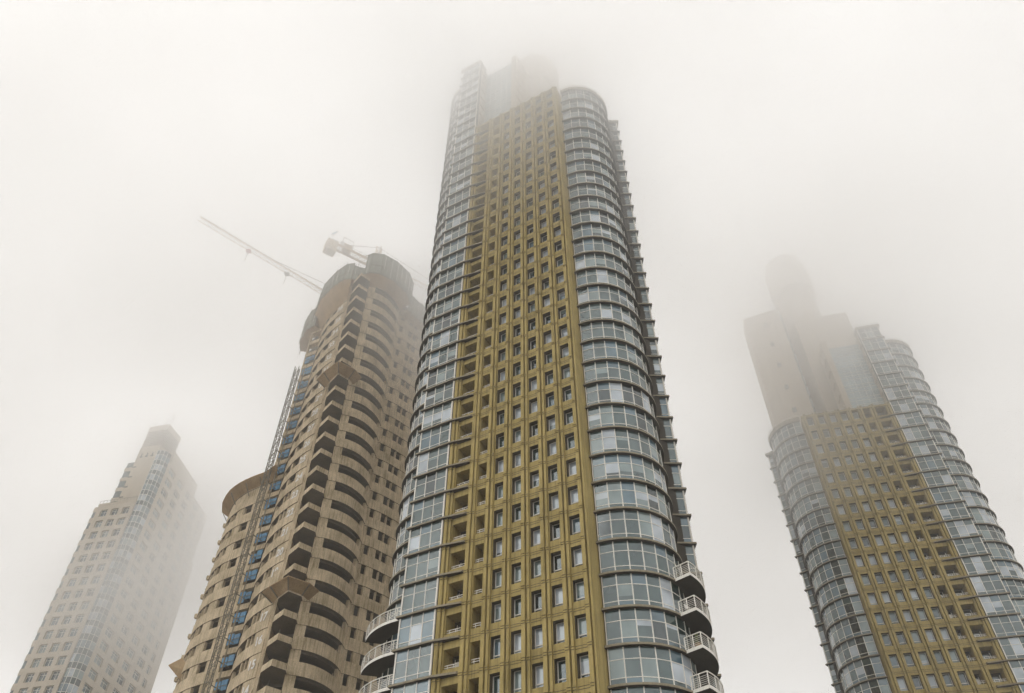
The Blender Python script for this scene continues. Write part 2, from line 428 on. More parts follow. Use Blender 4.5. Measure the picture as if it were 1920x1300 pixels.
    q = mb(); q.prism([(-7.0, -2.2), (-1.0, -2.2), (-1.0, -8), (-7.0, -8)], zr, Z(kwing-.3), G_BLOCK, top=M_LEDGE)
    gb = q.build('glass_block', root)
    q = mb()
    for i in range(1, 5): q.beam((-7.0+i*1.2, -2.18, zr), (-7.0+i*1.2, -2.18, Z(kwing-.3)), .05, M_FRAME)
    for k in range(ktop, kwing):
        for zz in (.2, .45, .9): q.beam((-7.0, -2.18, Z(k+zz)), (-1.0, -2.18, Z(k+zz)), .06, M_FRAME)
    q.build('frame', gb)
    q = mb(); q.box(-1.0, .1, -7, -1.9, zr, Z(kwing+.35), M_BEIGE)
    for k in range(ktop, kwing+1): q.box(.1, .35, -5, -2.3, Z(k-.1), Z(k+.1), M_BEIGE)
    q.build('pier', root)
    q = mb(); q.prism([(-9.5, -8.5), (2.0, -8.5), (3.5, -17.5), (-9.5, -17.5)], zr, Z(block_top), M_BEIGE)
    q.build('core_block', root)
    q = mb()
    for (r, za, zb_) in ((4.2, Z(block_top), Z(core_top-3.6)), (5.1, Z(core_top-3.6), Z(core_top-.9)), (4.5, Z(core_top-.9), Z(core_top))):
        q.prism([(OC[0]+r*cos(2*pi*i/32), OC[1]+r*sin(2*pi*i/32)) for i in range(32)], za, zb_, M_BEIGE)
    q.build('round_top', root)
    q = mb(); q.prism([(4.2, -9.5), (12.2, -11), (12.2, -16), (4.2, -16)], zr, Z(slab_top), M_BEIGE)
    for k in range(ktop+1, int(slab_top)):
        q.box(3.9, 4.35, -10.9, -9.35, Z(k), Z(k+.75), G[0])
        if k % 2 == 0: q.box(7.4, 8.2, -10.5, -10.0, Z(k), Z(k+.35), G[3])
    q.build('lift_core', root)
    return root

AX, AY = -0.20987*H, 20.05988*H
ochre_tower('residential_tower', (AX, AY, 0), -0.5189017, 8.52611*H+CAM_Z, -8, 30, 38, False,
            'tallest ochre tower in the middle with round glass corner bays, its top dissolving in fog', 11,
            bal_top=2, core_top=42.6, slab_top=31, block_top=40.3, nwin_lo=-2)
def on_balcony(th, r, k, side=0):
    u, n = bay_pt(FR[side], th, r); az = -0.5189017
    return (AX + u*cos(az) + n*sin(az), AY + u*sin(az) - n*cos(az), 8.52611*H + CAM_Z + (k+.26)*H)
def chair(th, r, k, rz, label, side=0):
    t = empty('plastic_chair', on_balcony(th, r, k, side), rz, label, 'chair', 'white chairs on the lower balconies')
    m = MB(); m.box(-.25, .25, -.25, .25, .4, .45, M_WHITE); m.build('seat', t)
    m = MB(); m.face([(-.25, .23, .45), (.25, .23, .45), (.23, .33, .95), (-.23, .33, .95)], M_WHITE); m.face([(-.23, .37, .95), (.23, .37, .95), (.25, .27, .45), (-.25, .27, .45)], M_WHITE); m.build('backrest', t)
    for x in (-.22, .22):
        for y in (-.22, .22): m = MB(); m.beam((x, y, 0), (x*.9, y*.9, .42), .05, M_WHITE); m.build('leg', t)
def pot_plant(th, r, k, label, side=0, seed=1):
    rg = random.Random(seed)
    t = empty('potted_plant', on_balcony(th, r, k, side), 0, label, 'plant', 'plants on the lower balconies')
    m = MB(); N = 12
    for z0, z1, r0, r1 in ((0, .4, .18, .26), (.4, .46, .29, .29)):
        for i in range(N):
            a, b = 2*pi*i/N, 2*pi*(i+1)/N
            m.face([(r0*cos(a), r0*sin(a), z0), (r0*cos(b), r0*sin(b), z0), (r1*cos(b), r1*sin(b), z1), (r1*cos(a), r1*sin(a), z1)], M_WOOD)
    m.build('pot', t); m = MB()
    for i in range(90):
        a, e, l = rg.uniform(0, 2*pi), rg.uniform(.3, 1.5), rg.uniform(.3, .8)
        d = Vector((cos(a)*cos(e), sin(a)*cos(e), sin(e))); p = Vector((0, 0, .42)) + d*l; q = p + d*.18; w_ = Vector((-d.y, d.x, .1)).normalized()*.05
        m.face([tuple(p-d*.1), tuple(p+w_), tuple(q), tuple(p-w_)], M_LEAF)
    m.build('foliage', t)
chair(80, 6.3, 1, .6, 'white chair on the third balcony from the top at the right of the middle tower'.replace('third', 'second'))
chair(92, 6.4, 0, 1.4, 'white chair on the third balcony down at the right of the middle tower')
pot_plant(79, 6.6, 0, 'bushy potted plant on the third balcony down, right side of the middle tower')
pot_plant(100, 6.7, 2, 'small potted plant on the topmost right balcony of the middle tower', seed=4)
BX, BY = 17.1116*H, 34.3319*H
ochre_tower('residential_tower', (BX, BY, 0), -0.2482498, 14.5217*H+CAM_Z, -14, 15, 21, True,
            'ochre tower on the right with round glass bays, its upper floors lost in cloud', 23,
            bal_top=-12, core_top=32.9, slab_top=27.4, block_top=25.6, nwin_lo=-2, rmul=(22, 26, 22, 6, 18, 8))

# ------------------------------------------------------------ pale stone tower, far left
def stone_tower():
    root = empty('office_tower', (-32.58302*H, 52.69448*H, 0), -0.228,
                 'pale stone tower at far left with square windows and a louvred top, fading into fog', 'skyscraper')
    X = lambda u, n, z: (u, -n, z)
    mb = lambda: MB(X)
    Z = lambda k: 20.97823*H + CAM_Z + k*H
    rng = random.Random(5)
    w = mb(); cols = [(0, 2.07), (3.24, 5.31), (6.47, 8.54)]
    wr, gr = mb(), mb(); n = 0
    k0, kt = -18, 14
    def wcell(W, F, u0, u1, z0, z1, o, place):
        a, b, c, d = o
        P = lambda u, dd, z: (*place(u, dd), z)
        def q(x0, x1, y0, y1):
            W.face([P(x0,0,y0), P(x1,0,y0), P(x1,0,y1), P(x0,0,y1)], M_STONE)
        q(u0, a, z0, z1); q(b, u1, z0, z1); q(a, b, z0, c); q(a, b, d, z1)
        dp = .55
        for (p1, p2) in (((a,c),(a,d)), ((a,d),(b,d)), ((b,d),(b,c)), ((b,c),(a,c))):
            W.face([P(p1[0],0,p1[1]), P(p2[0],0,p2[1]), P(p2[0],dp,p2[1]), P(p1[0],dp,p1[1])], M_STONE)
    def glz(F, Gm, a, b, c, d, place, gl):
        P = lambda u, dd, z: (*place(u, dd), z)
        Gm.face([P(a,.5,c), P(b,.5,c), P(b,.5,d), P(a,.5,d)], gl)
        for x in (a+.04, (a+b)/2, b-.04): F.beam(P(x,.46,c), P(x,.46,d), .09, M_FRAME)
        for y in (c+.05, c+(d-c)*.7, d-.05): F.beam(P(a,.46,y), P(b,.46,y), .08, M_FRAME)
    front = lambda u, dd: (u, -dd)
    bx, by = 12.3, -3.0; dx, dy = -.1, -.995
    right = lambda s, dd: (bx + dx*s + dy*dd*1.0, by + dy*s - dx*dd*1.0)
    rcols = [(1.6, 4.9), (7.1, 10.3), (12.6, 15.8), (18.1, 21.3), (23.0, 25.0)]
    for k in range(k0, kt+1):
        z0, z1 = Z(k-.8), Z(k+.2) if k < kt else Z(kt+.46)
        ue = [-1.4, 2.65, 5.89, 9.7]
        for i, (a, b) in enumerate(cols):
            wcell(w, None, ue[i], ue[i+1], z0, z1, (a, b, Z(k-.63), Z(k)), front)
            gl = rng.choice([G[0], G[1], G[4], G[5], G[3]])
            if k >= -2:
                F, Gm = mb(), mb(); glz(F, Gm, a, b, Z(k-.63), Z(k), front, gl)
                f = F.build('window', root); Gm.build('pane', f)
            else: glz(wr, gr, a, b, Z(k-.63), Z(k), front, gl)
    re = [0, 6.0, 11.45, 16.95, 22.15, 27]
    for k in range(k0, 19):
        for i, (a, b) in enumerate(rcols):
            z0, z1 = Z(k-.8+.67), Z(k+.2+.67)
            wcell(w, None, re[i], re[i+1], z0, z1, (a, b, Z(k+.67-.6), Z(k+.67)), right)
            glz(wr, gr, a, b, Z(k+.67-.6), Z(k+.67), right, rng.choice([G[0], G[1], G[4]]))
    f = tag(wr.build('window', root), kind='stuff'); gr.build('pane', f)
    # body behind the skins
    w.prism([(-1.35, -.7), (9.7, -.7), (10.9, -1.3), (11.6, -3.2), (8.8, -32), (-2.7, -32), (-2.7, -1.2), (-1.35, -1.2)], 0, Z(kt+.3), M_STONE)
    w.prism([(9.7, -.9), (10.9, -1.4), (11.6, -3.2), (9.0, -29.9), (6, -29.9), (6, -3)], Z(kt), Z(18.8), M_STONE)
    w.prism([(9.7, -4.9), (11.4, -4.9), (9.6, -21), (5, -21)], Z(18), Z(20.4), M_STONE)
    w.quad((-1.4, 0), (-1.4, -1.2), 0, Z(kt+.46), M_STONE)
    w.prism([(-1.4, .08), (9.7, .08), (9.7, -.7), (-1.4, -.7)], Z(kt+.46), Z(kt+.62), M_STONE)
    w.build('wall', root)
    # glazed corner, one curved band per floor over a dark spandrel
    cor = [(9.7, -.25), (10.6, -.3), (11.5, -.75), (12.1, -1.6), (12.3, -3.0)]
    for k in range(-3, 20):
        Gm, F = mb(), mb()
        for i in range(4):
            a, b = cor[i], cor[i+1]
            Gm.quad(a, b, Z(k-.45), Z(k+.12), rng.choice([G[4], G[5], G[2]])); Gm.quad(a, b, Z(k+.12), Z(k+.55), G[3] if i % 2 else G[0])
            F.beam((*a, Z(k-.45)), (*a, Z(k+.55)), .09, M_FRAME)
            for zz in (-.43, .12): F.beam((*a, Z(k+zz)), (*b, Z(k+zz)), .09, M_FRAME)
        b_ = Gm.build('corner_window', root); F.build('frame', b_)
    q = mb(); q.prism([(9.7,-.4),(11.3,-.8),(12.0,-1.7),(12.1,-3.0),(9,-3)], 0, Z(-3.5), M_STONE); q.build('lower_corner', root)
    # narrow glazed bay on the left edge
    for k in range(-4, kt+1):
        q = mb(); q.box(-2.5, -1.4, -1.1, -.35, Z(k-.6), Z(k-.05), G[0]); q.box(-2.6, -1.4, -1.2, -.25, Z(k-.05), Z(k+.4), M_STONE); q.build('side_window', root)
    # setback shaft with louvres, glass flank
    q = mb()
    q.prism([(3.4, -.5), (9.7, -.5), (9.7, -9), (3.4, -9)], Z(kt+.3), Z(20.2), M_STONE)
    q.prism([(3.4, -.5), (9.7, -.5), (9.7, -7), (3.4, -7)], Z(21.9), Z(22.5), M_STONE)
    q.prism([(3.9, -1.3), (9.2, -1.3), (9.2, -7), (3.9, -7)], Z(20.2), Z(21.9), M_SOFF)
    for i in range(3):
        u = 4.4+i*1.7
        q.box(u, u+.8, -.5, -.35, Z(19.1), Z(19.22), M_SOFF); q.box(u+.3, u+.5, -.5, -.3, Z(19.1), Z(19.5), M_SOFF)
    q.build('shaft', root)
    lv = mb()
    for i in range(9):
        z = Z(20.2) + i*.62
        lv.box(3.4, 9.7, -.5, -.85, z, z+.22, M_STONE); lv.box(9.45, 9.75, -.5, -7, z, z+.22, M_STONE)
    lv.build('louvre', root)
    q = mb(); q.box(1.0, 3.4, -8, -.9, Z(kt+.3), Z(18.8), G[0])
    for k in range(15, 19):
        q.box(.9, 3.5, -8.1, -.75, Z(k-.1), Z(k+.25), M_STONE)
        q.box(3.4, 4.6, -.52, -.42, Z(k+.1), Z(k+.2), M_SOFF)
    q.build('glass_flank', root)
    q = mb()
    for i in range(12):
        u = -1.3 + i; q.beam((u, 0, Z(kt+.62)), (u, 0, Z(kt+.62)+.9), .07, M_STEEL)
    q.beam((-1.3, 0, Z(kt+.62)+.9), (9.6, 0, Z(kt+.62)+.9), .07, M_STEEL)
    q.build('roof_railing', root)
    for i, (u, hh) in enumerate(((4.2, 2.2), (7.6, 3.2), (8.8, 5.0), (9.4, 3.6))):
        q = mb(); q.beam((u, -1.5, Z(22.5)), (u, -1.5, Z(22.5)+hh), .07, M_STEEL); q.beam((u-.5, -1.5, Z(22.5)+hh*.8), (u+.5, -1.5, Z(22.5)+hh*.8), .05, M_STEEL); q.build('antenna', root)
stone_tower()

# ------------------------------------------------------------ the unfinished concrete tower
def lerp(a, b, t): return (a[0]+(b[0]-a[0])*t, a[1]+(b[1]-a[1])*t)
def resample(pts, step):
    out = [pts[0]]
    for a, b in zip(pts, pts[1:]):
        L = hypot(b[0]-a[0], b[1]-a[1]); n = max(1, round(L/step))
        for i in range(1, n+1): out.append(lerp(a, b, i/n))
    return out
def smooth(pts, it=2):
    for _ in range(it):
        q = [pts[0]]
        for a, b in zip(pts, pts[1:]): q += [lerp(a, b, .25), lerp(a, b, .75)]
        q.append(pts[-1]); pts = q
    return pts
def cum(pts):
    c = [0]
    for a, b in zip(pts, pts[1:]): c.append(c[-1] + hypot(b[0]-a[0], b[1]-a[1]))
    return c
def cut(pts, s0, s1):
    """the piece of a polyline between two arc lengths"""
    c = cum(pts); out = []
    def at_(s):
        for i in range(len(pts)-1):
            if c[i+1] >= s - 1e-9: return lerp(pts[i], pts[i+1], (s-c[i])/max(1e-9, c[i+1]-c[i]))
        return pts[-1]
    out.append(at_(s0)); out += [p for p, s in zip(pts, c) if s0 + 1e-6 < s < s1 - 1e-6]; out.append(at_(s1))
    return out
def offset(pts, d):
    """move a polyline d to its outer side (right-hand side looking along it)"""
    out = []
    for i, p in enumerate(pts):
        a, b = pts[max(0, i-1)], pts[min(len(pts)-1, i+1)]
        tx, ty = b[0]-a[0], b[1]-a[1]; L = hypot(tx, ty) or 1
        out.append((p[0] + ty/L*d, p[1] - tx/L*d))
    return out
LEFTBAY = smooth([(-50.5, 124), (-49.6, 117), (-47.6, 113.3), (-45.6, 111.2), (-43.7, 109.8), (-41.9, 108.7), (-40.5, 108.0)], 1)
ARC = smooth([(-38.9, 109.5), (-38.2, 107.2), (-37.4, 105.1), (-36.3, 103.3), (-35.1, 101.7), (-34.0, 100.5), (-32.9, 99.4), (-32.0, 98.7)], 1)
BAY = smooth([(-27.9, 97.8), (-26.4, 98.2), (-24.9, 99.3), (-23.7, 101.0), (-23.0, 102.7), (-22.8, 104.6)], 1)
WALL = [(-23.7, 104.4), (-22.0, 105.5), (-20.4, 106.9), (-18.7, 108.8), (-16.5, 111.8), (-13.5, 117)]
def concrete_tower():
    root = empty('unfinished_tower', (-32, 108, 0), 0,
                 'unfinished concrete tower with painted floor numbers, blue window film and netted top', 'skyscraper')
    X = lambda x, y, z: (x+32, y-108, z)
    mb = lambda: MB(X)
    Z = lambda k: (k-2.1015)*H + CAM_Z
    rng = random.Random(3)
    KT, KL = 37, 25
    k0 = 3
    def skin(W, pts, k, opens, off=.0, jamb=.45):
        """one floor of a curved wall: openings just under the slab above, an overlapping spandrel over them"""
        c = cum(pts)[-1]; za, zb, zc = Z(k+.04), Z(k+.5), Z(k+1.04)
        cuts = sorted([0] + [s for o in opens for s in o] + [c])
        for s0, s1 in zip(cuts, cuts[1:]):
            if s1 - s0 < .02: continue
            seg = cut(pts, s0, s1); isopen = any(abs(o[0]-s0) < 1e-6 for o in opens)
            if isopen:
                inner = offset(seg, -jamb)
                for e, f in ((seg[0], inner[0]), (seg[-1], inner[-1])): W.quad(e, f, za, zb, M_CONC)
                for i in range(len(seg)-1):
                    W.face([(*seg[i], za), (*seg[i+1], za), (*inner[i+1], za), (*inner[i], za)], M_CONC)
            else:
                for i in range(len(seg)-1): W.quad(seg[i], seg[i+1], za, zb, M_CONC)
        o1 = offset(pts, .11); i1 = offset(pts, -.4)
        for i in range(len(pts)-1):
            W.quad(o1[i], o1[i+1], zb, zc-.03, M_CONC)
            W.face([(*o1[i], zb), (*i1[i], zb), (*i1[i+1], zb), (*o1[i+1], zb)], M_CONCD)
            W.face([(*o1[i], zc-.03), (*o1[i+1], zc-.03), (*i1[i+1], zc), (*i1[i], zc)], M_CONC)
        for i in (0, -1): W.quad(o1[i], i1[i], zb, zc, M_CONC)
    w = mb()
    la, lb, ll = cum(ARC)[-1], cum(BAY)[-1], cum(LEFTBAY)[-1]
    for k in range(k0, KT+1):
        skin(w, ARC, k, [(la-4.6, la-3.75), (la-3.55, la-2.75), (la-8.1, la-5.1)] if k < 24 else [(la-4.9, la-2.75), (la-8.1, la-5.6)])
        skin(w, BAY, k, [(1.15, lb-1.0)])
        skin(w, WALL, k, [(.1, .6), (1.6, 2.45), (3.7, 4.75), (4.9, 6.0), (7.6, 9.4), (11.2, 13.4)])
        if k <= KL:
            skin(w, LEFTBAY, k, [(ll-4.5, ll-2.7), (ll-8.6, ll-7.9), (ll-7.7, ll-6.6), (ll-10.4, ll-9.0)] if k < KL else [])
    # piers beside the corner recess, running the whole height
    for (p, q_) in (((-32.0, 98.7), (-31.55, 98.75)), ((-28.1, 97.75), (-27.85, 97.75))):
        w.prism([p, q_, (q_[0], q_[1]+2.6), (p[0]+.1, p[1]+2.6)], Z(k0), Z(KT+.9), M_CONC)
    w.build('wall', root)
    # floor slabs: one per storey, their dark soffits seen through the openings
    plan = LEFTBAY_IN = offset(LEFTBAY, -.42)
    full = offset(ARC, -.42) + [(-31.7, 101.3), (-28.0, 100.6)] + offset(BAY, -.42) + offset(WALL, -.42)[1:] + [(-18, 132), (-44, 132), (-42, 113)]
    left = offset(LEFTBAY, -.42) + [(-39.5, 110), (-40, 120), (-44, 130)]
    for k in range(k0, KT+2):
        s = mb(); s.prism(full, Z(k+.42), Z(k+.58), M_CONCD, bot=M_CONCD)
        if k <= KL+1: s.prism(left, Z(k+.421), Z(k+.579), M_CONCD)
        s.build('floor_slab', root)
    # inner walls and columns
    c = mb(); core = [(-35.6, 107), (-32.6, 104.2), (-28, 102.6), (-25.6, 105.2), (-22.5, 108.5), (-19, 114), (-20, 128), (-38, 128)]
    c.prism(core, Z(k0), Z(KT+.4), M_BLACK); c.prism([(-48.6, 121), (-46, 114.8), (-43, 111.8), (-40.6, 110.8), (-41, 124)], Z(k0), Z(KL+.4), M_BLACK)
    c.build('inner_wall', root)
    c = mb()
    for (x, y) in ((-36.6, 106.6), (-46.2, 114.8), (-30, 101.9)):
        c.box(x-.3, x+.3, y-.3, y+.3, Z(k0), Z(KT+.4) if x > -40 else Z(KL+.4), M_CONC)
    c.build('column', root)
    # projecting corner balconies
    V = [(-31.75, 99.3), (-31.05, 97.2), (-29.3, 95.1), (-27.8, 96.5), (-27.95, 98.3)]
    for k in range(10, KT+1):
        b = mb(); zb = Z(k+.5)
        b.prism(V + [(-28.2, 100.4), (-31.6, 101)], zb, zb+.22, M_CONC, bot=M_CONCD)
        out = V[1:4]; inn = [(-30.85, 97.35), (-29.27, 95.42), (-28.0, 96.55)]
        h_ = .26*H
        if k not in (11,):
            for i in range(2):
                b.prism([out[i], out[i+1], inn[i+1], inn[i]], zb+.22, zb+h_, M_CONC)
            b.prism([V[0], out[0], inn[0], (V[0][0]+.16, V[0][1])], zb+.22, zb+h_, M_CONC)
        b.build('balcony', root)
    # storey numbers painted beside the windows
    pa, pb = cut(ARC, la-2.3, la-.3)[0], ARC[-1]
    dx, dy = pb[0]-pa[0], pb[1]-pa[1]; L = hypot(dx, dy); ang = math.atan2(dy, dx)
    mid = lerp(pa, pb, .45)
    nx_, ny_ = dy/L, -dx/L
    for k in range(12, KT+1):
        cu = bpy.data.curves.new('floor_number', 'FONT'); cu.body = str(k); cu.size = 1.65; cu.align_x = 'CENTER'; cu.align_y = 'CENTER'; cu.extrude = .01; cu.offset = .05
        tmp = bpy.data.objects.new('floor_number', cu); me = bpy.data.meshes.new_from_object(tmp); bpy.data.objects.remove(tmp)
        me.materials.clear(); me.materials.append(M_WHITE)
        o = bpy.data.objects.new('floor_number', me); C.objects.link(o); o.parent = root
        o.location = X(mid[0] + nx_*.22 + rng.uniform(-.1, .1), mid[1] + ny_*.22, Z(k+.03) + rng.uniform(-.06, .06))
        o.rotation_euler = (pi/2, rng.uniform(-.06, .06), ang)
    # blue film on the hoist-side openings
    ga, gb = (-40.6, 107.9), (-37.9, 106.5)
    gp = mb()
    for k in range(k0, KT):
        gp.prism([ga, gb, (gb[0]+.3, gb[1]+.8), (ga[0]+.4, ga[1]+1.0)], Z(k+.56), Z(k+.82), M_CONC)
        gp.prism([lerp(ga, gb, .02), lerp(ga, gb, .1), (lerp(ga, gb, .1)[0]+.2, lerp(ga, gb, .1)[1]+.5), (ga[0]+.25, ga[1]+.5)], Z(k-.2), Z(k+.56), M_CONC)
    gp.build('hoist_landing', root)
    for k in range(11, 35):
        f = mb()
        if k == 13 or rng.random() < .12: spans = [(.14, .45)]
        else: spans = [(.14, .47), (.52, .86)]
        for (s, e) in spans:
            a, b = lerp(ga, gb, s), lerp(ga, gb, e)
            f.prism([a, b, (b[0]+.05, b[1]+.1), (a[0]+.05, a[1]+.1)], Z(k-.05+rng.uniform(-.04, .16)), Z(k+rng.uniform(.36, .5)), M_BLUE)
        a, b = lerp(ga, gb, .14), lerp(ga, gb, .88)
        f.beam((a[0]-.05, a[1]-.1, Z(k+.18)), (b[0]-.05, b[1]-.1, Z(k+.18)), .07, M_STEEL)
        f.build('blue_window', root)
    # wooden canopy round the roof of the lower wing
    cn = mb(); o0 = offset(LEFTBAY, .1); o1 = offset(LEFTBAY, 1.75)
    zc = Z(KL+.75)
    o0 = [p for p in o0[2:]] + [(-38.9, 106.3)]; o1 = [p for p in o1[2:]] + [(-38.9, 104.2)]
    for i in range(len(o0)-1):
        for dz, m in ((0, M_WOOD), (.12, M_WOOD)):
            cn.face([(*o0[i], zc-.7+dz), (*o1[i], zc+.3+dz), (*o1[i+1], zc+.3+dz), (*o0[i+1], zc-.7+dz)], m)
        cn.quad(o1[i], o1[i+1], zc+.3, zc+.45, M_WOOD)
        cn.beam((*o0[i], zc-1.9), (*lerp(o0[i], o1[i], .8), zc+.02), .12, M_STEEL) if i % 3 == 0 else None
    cn.build('protective_canopy', root)
    # slanted fans of boards under the corner balconies, and one at the far left
    for kf in (17.55, 29.6):
        f = mb(); A = [(-32.1, 98.8), (-31.1, 97.1), (-29.3, 95.0), (-27.75, 96.4), (-27.2, 98.0)]
        B_ = [(-33.6, 97.8), (-32.1, 95.9), (-29.2, 93.3), (-26.7, 95.2), (-25.8, 97.3)]
        for i in range(4):
            for dz in (0, .1):
                f.face([(*A[i], Z(kf)+dz), (*B_[i], Z(kf)+1.0+dz), (*B_[i+1], Z(kf)+1.0+dz), (*A[i+1], Z(kf)+dz)], M_WOOD)
            f.quad(B_[i], B_[i+1], Z(kf)+1.0, Z(kf)+1.12, M_WOOD)
            f.beam((*A[i], Z(kf)-.1), (*B_[i], Z(kf)+.9), .12, M_STEEL)
        f.build('protective_fan', root)
    f = mb(); q4 = [(-50.2, 113.9, Z(16.9)), (-48.3, 113.4, Z(17.15)), (-46.6, 113.2, Z(16.6)), (-47.6, 114.0, Z(16.2))]
    f.face(q4, M_WOOD); f.face([(x, y, z+.12) for x, y, z in q4[::-1]], M_WOOD)
    for i in range(4): a, b = q4[i], q4[(i+1) % 4]; f.face([a, b, (b[0], b[1], b[2]+.12), (a[0], a[1], a[2]+.12)], M_WOOD)
    f.beam(q4[2], (-47.0, 115, Z(15.6)), .12, M_STEEL)
    f.build('protective_fan', root)
    # small slab ends at the far left edge
    for k in range(12, KL):
        f = mb(); p = offset(LEFTBAY, .1)[3]
        f.box(p[0]-.3, p[0]+.2, p[1]-.3, p[1]+.3, Z(k+.45), Z(k+.64), M_CONC); f.build('bracket', root)
    # screens of dust net with their platforms round the top
    def screen(pts, za, zb, zin, inner):
        s = mb()
        for i in range(len(pts)-1):
            a, b = pts[i], pts[i+1]; c_, d = inner[i], inner[i+1]
            s.quad(a, b, za, zb, M_NET); a2, b2 = lerp(a, c_, .06), lerp(b, d, .06); s.quad(b2, a2, za, zb, M_NET)
            s.face([(*a, za), (*c_, zin), (*d, zin), (*b, za)], M_WOOD); s.face([(*a, za+.1), (*b, za+.1), (*d, zin+.1), (*c_, zin+.1)], M_WOOD)
        o = s.build('dust_screen', root)
        t = mb(); N = resample(pts, 1.35); ou = offset(N, .07)
        for i, p in enumerate(ou):
            j = rng.uniform(-.3, .7)
            t.beam((*p, za-.5-rng.random()*.5), (*p, zb+max(0, j)), .075, M_STEEL)
            if rng.random() < .5:
                q2 = lerp(p, ou[min(i+1, len(ou)-1)], .4); t.beam((*q2, za+rng.random()*(zb-za)*.5), (*q2, zb-rng.random()*.8), .06, M_WHITE)
        for zz in (za+.1, (za*.6+zb*.4), zb-.1):
            for i in range(len(ou)-1): t.beam((*ou[i], zz), (*ou[i+1], zz), .07, M_STEEL)
        t.build('scaffold_tube', o)
    S1 = [(-41.2, 109.6), (-40.5, 106.8), (-38.6, 102.6), (-35.5, 99.1), (-33.2, 97.3), (-31.6, 97.0)]
    I1 = [(-38.9, 109.4), (-38.0, 106.8), (-36.5, 103.5), (-34.2, 100.8), (-32.8, 99.4), (-31.9, 98.8)]
    screen(S1, Z(37.9), Z(39.4), Z(36.4), I1)
    screen([(-29.0, 96.2), (-28.0, 95.7), (-25.9, 96.0), (-23.4, 97.8), (-21.2, 100.8), (-20.6, 103.6)], Z(38.0), Z(39.9), Z(37.5),
           [(-28.9, 98.4), (-27.9, 97.9), (-26.4, 98.3), (-24.9, 99.4), (-23.4, 101.6), (-22.9, 104.2)])
    screen([(-31.6, 97.0), (-30.6, 97.6), (-29.0, 97.9)], Z(37.9), Z(39.2), Z(37.9), [(-32.2, 98.8), (-31.2, 99.4), (-28.6, 99.4)])
    screen([(-43.9, 113.5), (-43.5, 110.7), (-41.6, 107.5), (-39.8, 106.3)], Z(36.8), Z(38.6), Z(36.6), [(-42.0, 113.2), (-41.4, 110.4), (-40.0, 108.6), (-38.2, 107.2)])
    screen([(-20.9, 103.5), (-19.6, 105.5), (-17.0, 108.4), (-14.5, 112)], Z(37.4), Z(38.9), Z(37.3), [(-22.4, 105.2), (-20.8, 106.6), (-18.7, 108.8), (-16.5, 111.8)])
    # formwork props and starter bars standing up round the last floor
    for pts, n_ in ((ARC, 11), (BAY, 12), (WALL, 9)):
        pr = mb()
        for i in range(n_):
            p = cut(pts, cum(pts)[-1]*i/n_, cum(pts)[-1])[0]
            pr.beam((*p, Z(KT+.9)), (*p, Z(38.4)+rng.random()), .1, M_STEEL)
        pr.build('prop', root)
    t = mb()
    for i in range(16):
        x, y = -31.5+rng.random()*6, 97.5+rng.random()*5
        t.beam((x, y, Z(38)), (x+rng.uniform(-.2, .2), y, Z(40.2)+rng.random()*1.2), .08, M_STEEL)
    t.beam((-30.5, 99, Z(40.9)), (-27.5, 98.2, Z(40.7)), .14, M_WOOD)
    t.build('rebar', root)
    # black drain pipe stains / tubes hanging in the recess
    for k in (13, 15, 19, 24): 
        pl = mb(); pl.beam((-30.9+rng.random(), 98.3, Z(k+.62)), (-30.6+rng.random(), 97.8, Z(k+1.3)), .06, M_STEEL); pl.build('prop', root)
    return root
concrete_tower()

def hoist():
    r = empty('construction_hoist', (-40.2, 104.9, 0), 0, 'lattice hoist mast climbing the face of the unfinished concrete tower', 'hoist')
    m = MB(); lattice(m, (0, 0, 0), (0, 0, (33.3-2.1)*H), 0.72, M_STEEL, bay=1.2, t=.1, dg=.06); m.build('mast', r)
    for k in range(4, 33): t = MB(); t.beam((.3, .3, (k-2.1)*H+CAM_Z), (1.3, 2.4, (k-2.1)*H+CAM_Z), .1, M_STEEL); t.build('wall_tie', r)
    p = MB(); p.beam((1.15, .55, 0), (1.15, .55, (33.5-2.1)*H), .16, M_LEDGE); p.build('guide_rail', r)
hoist()

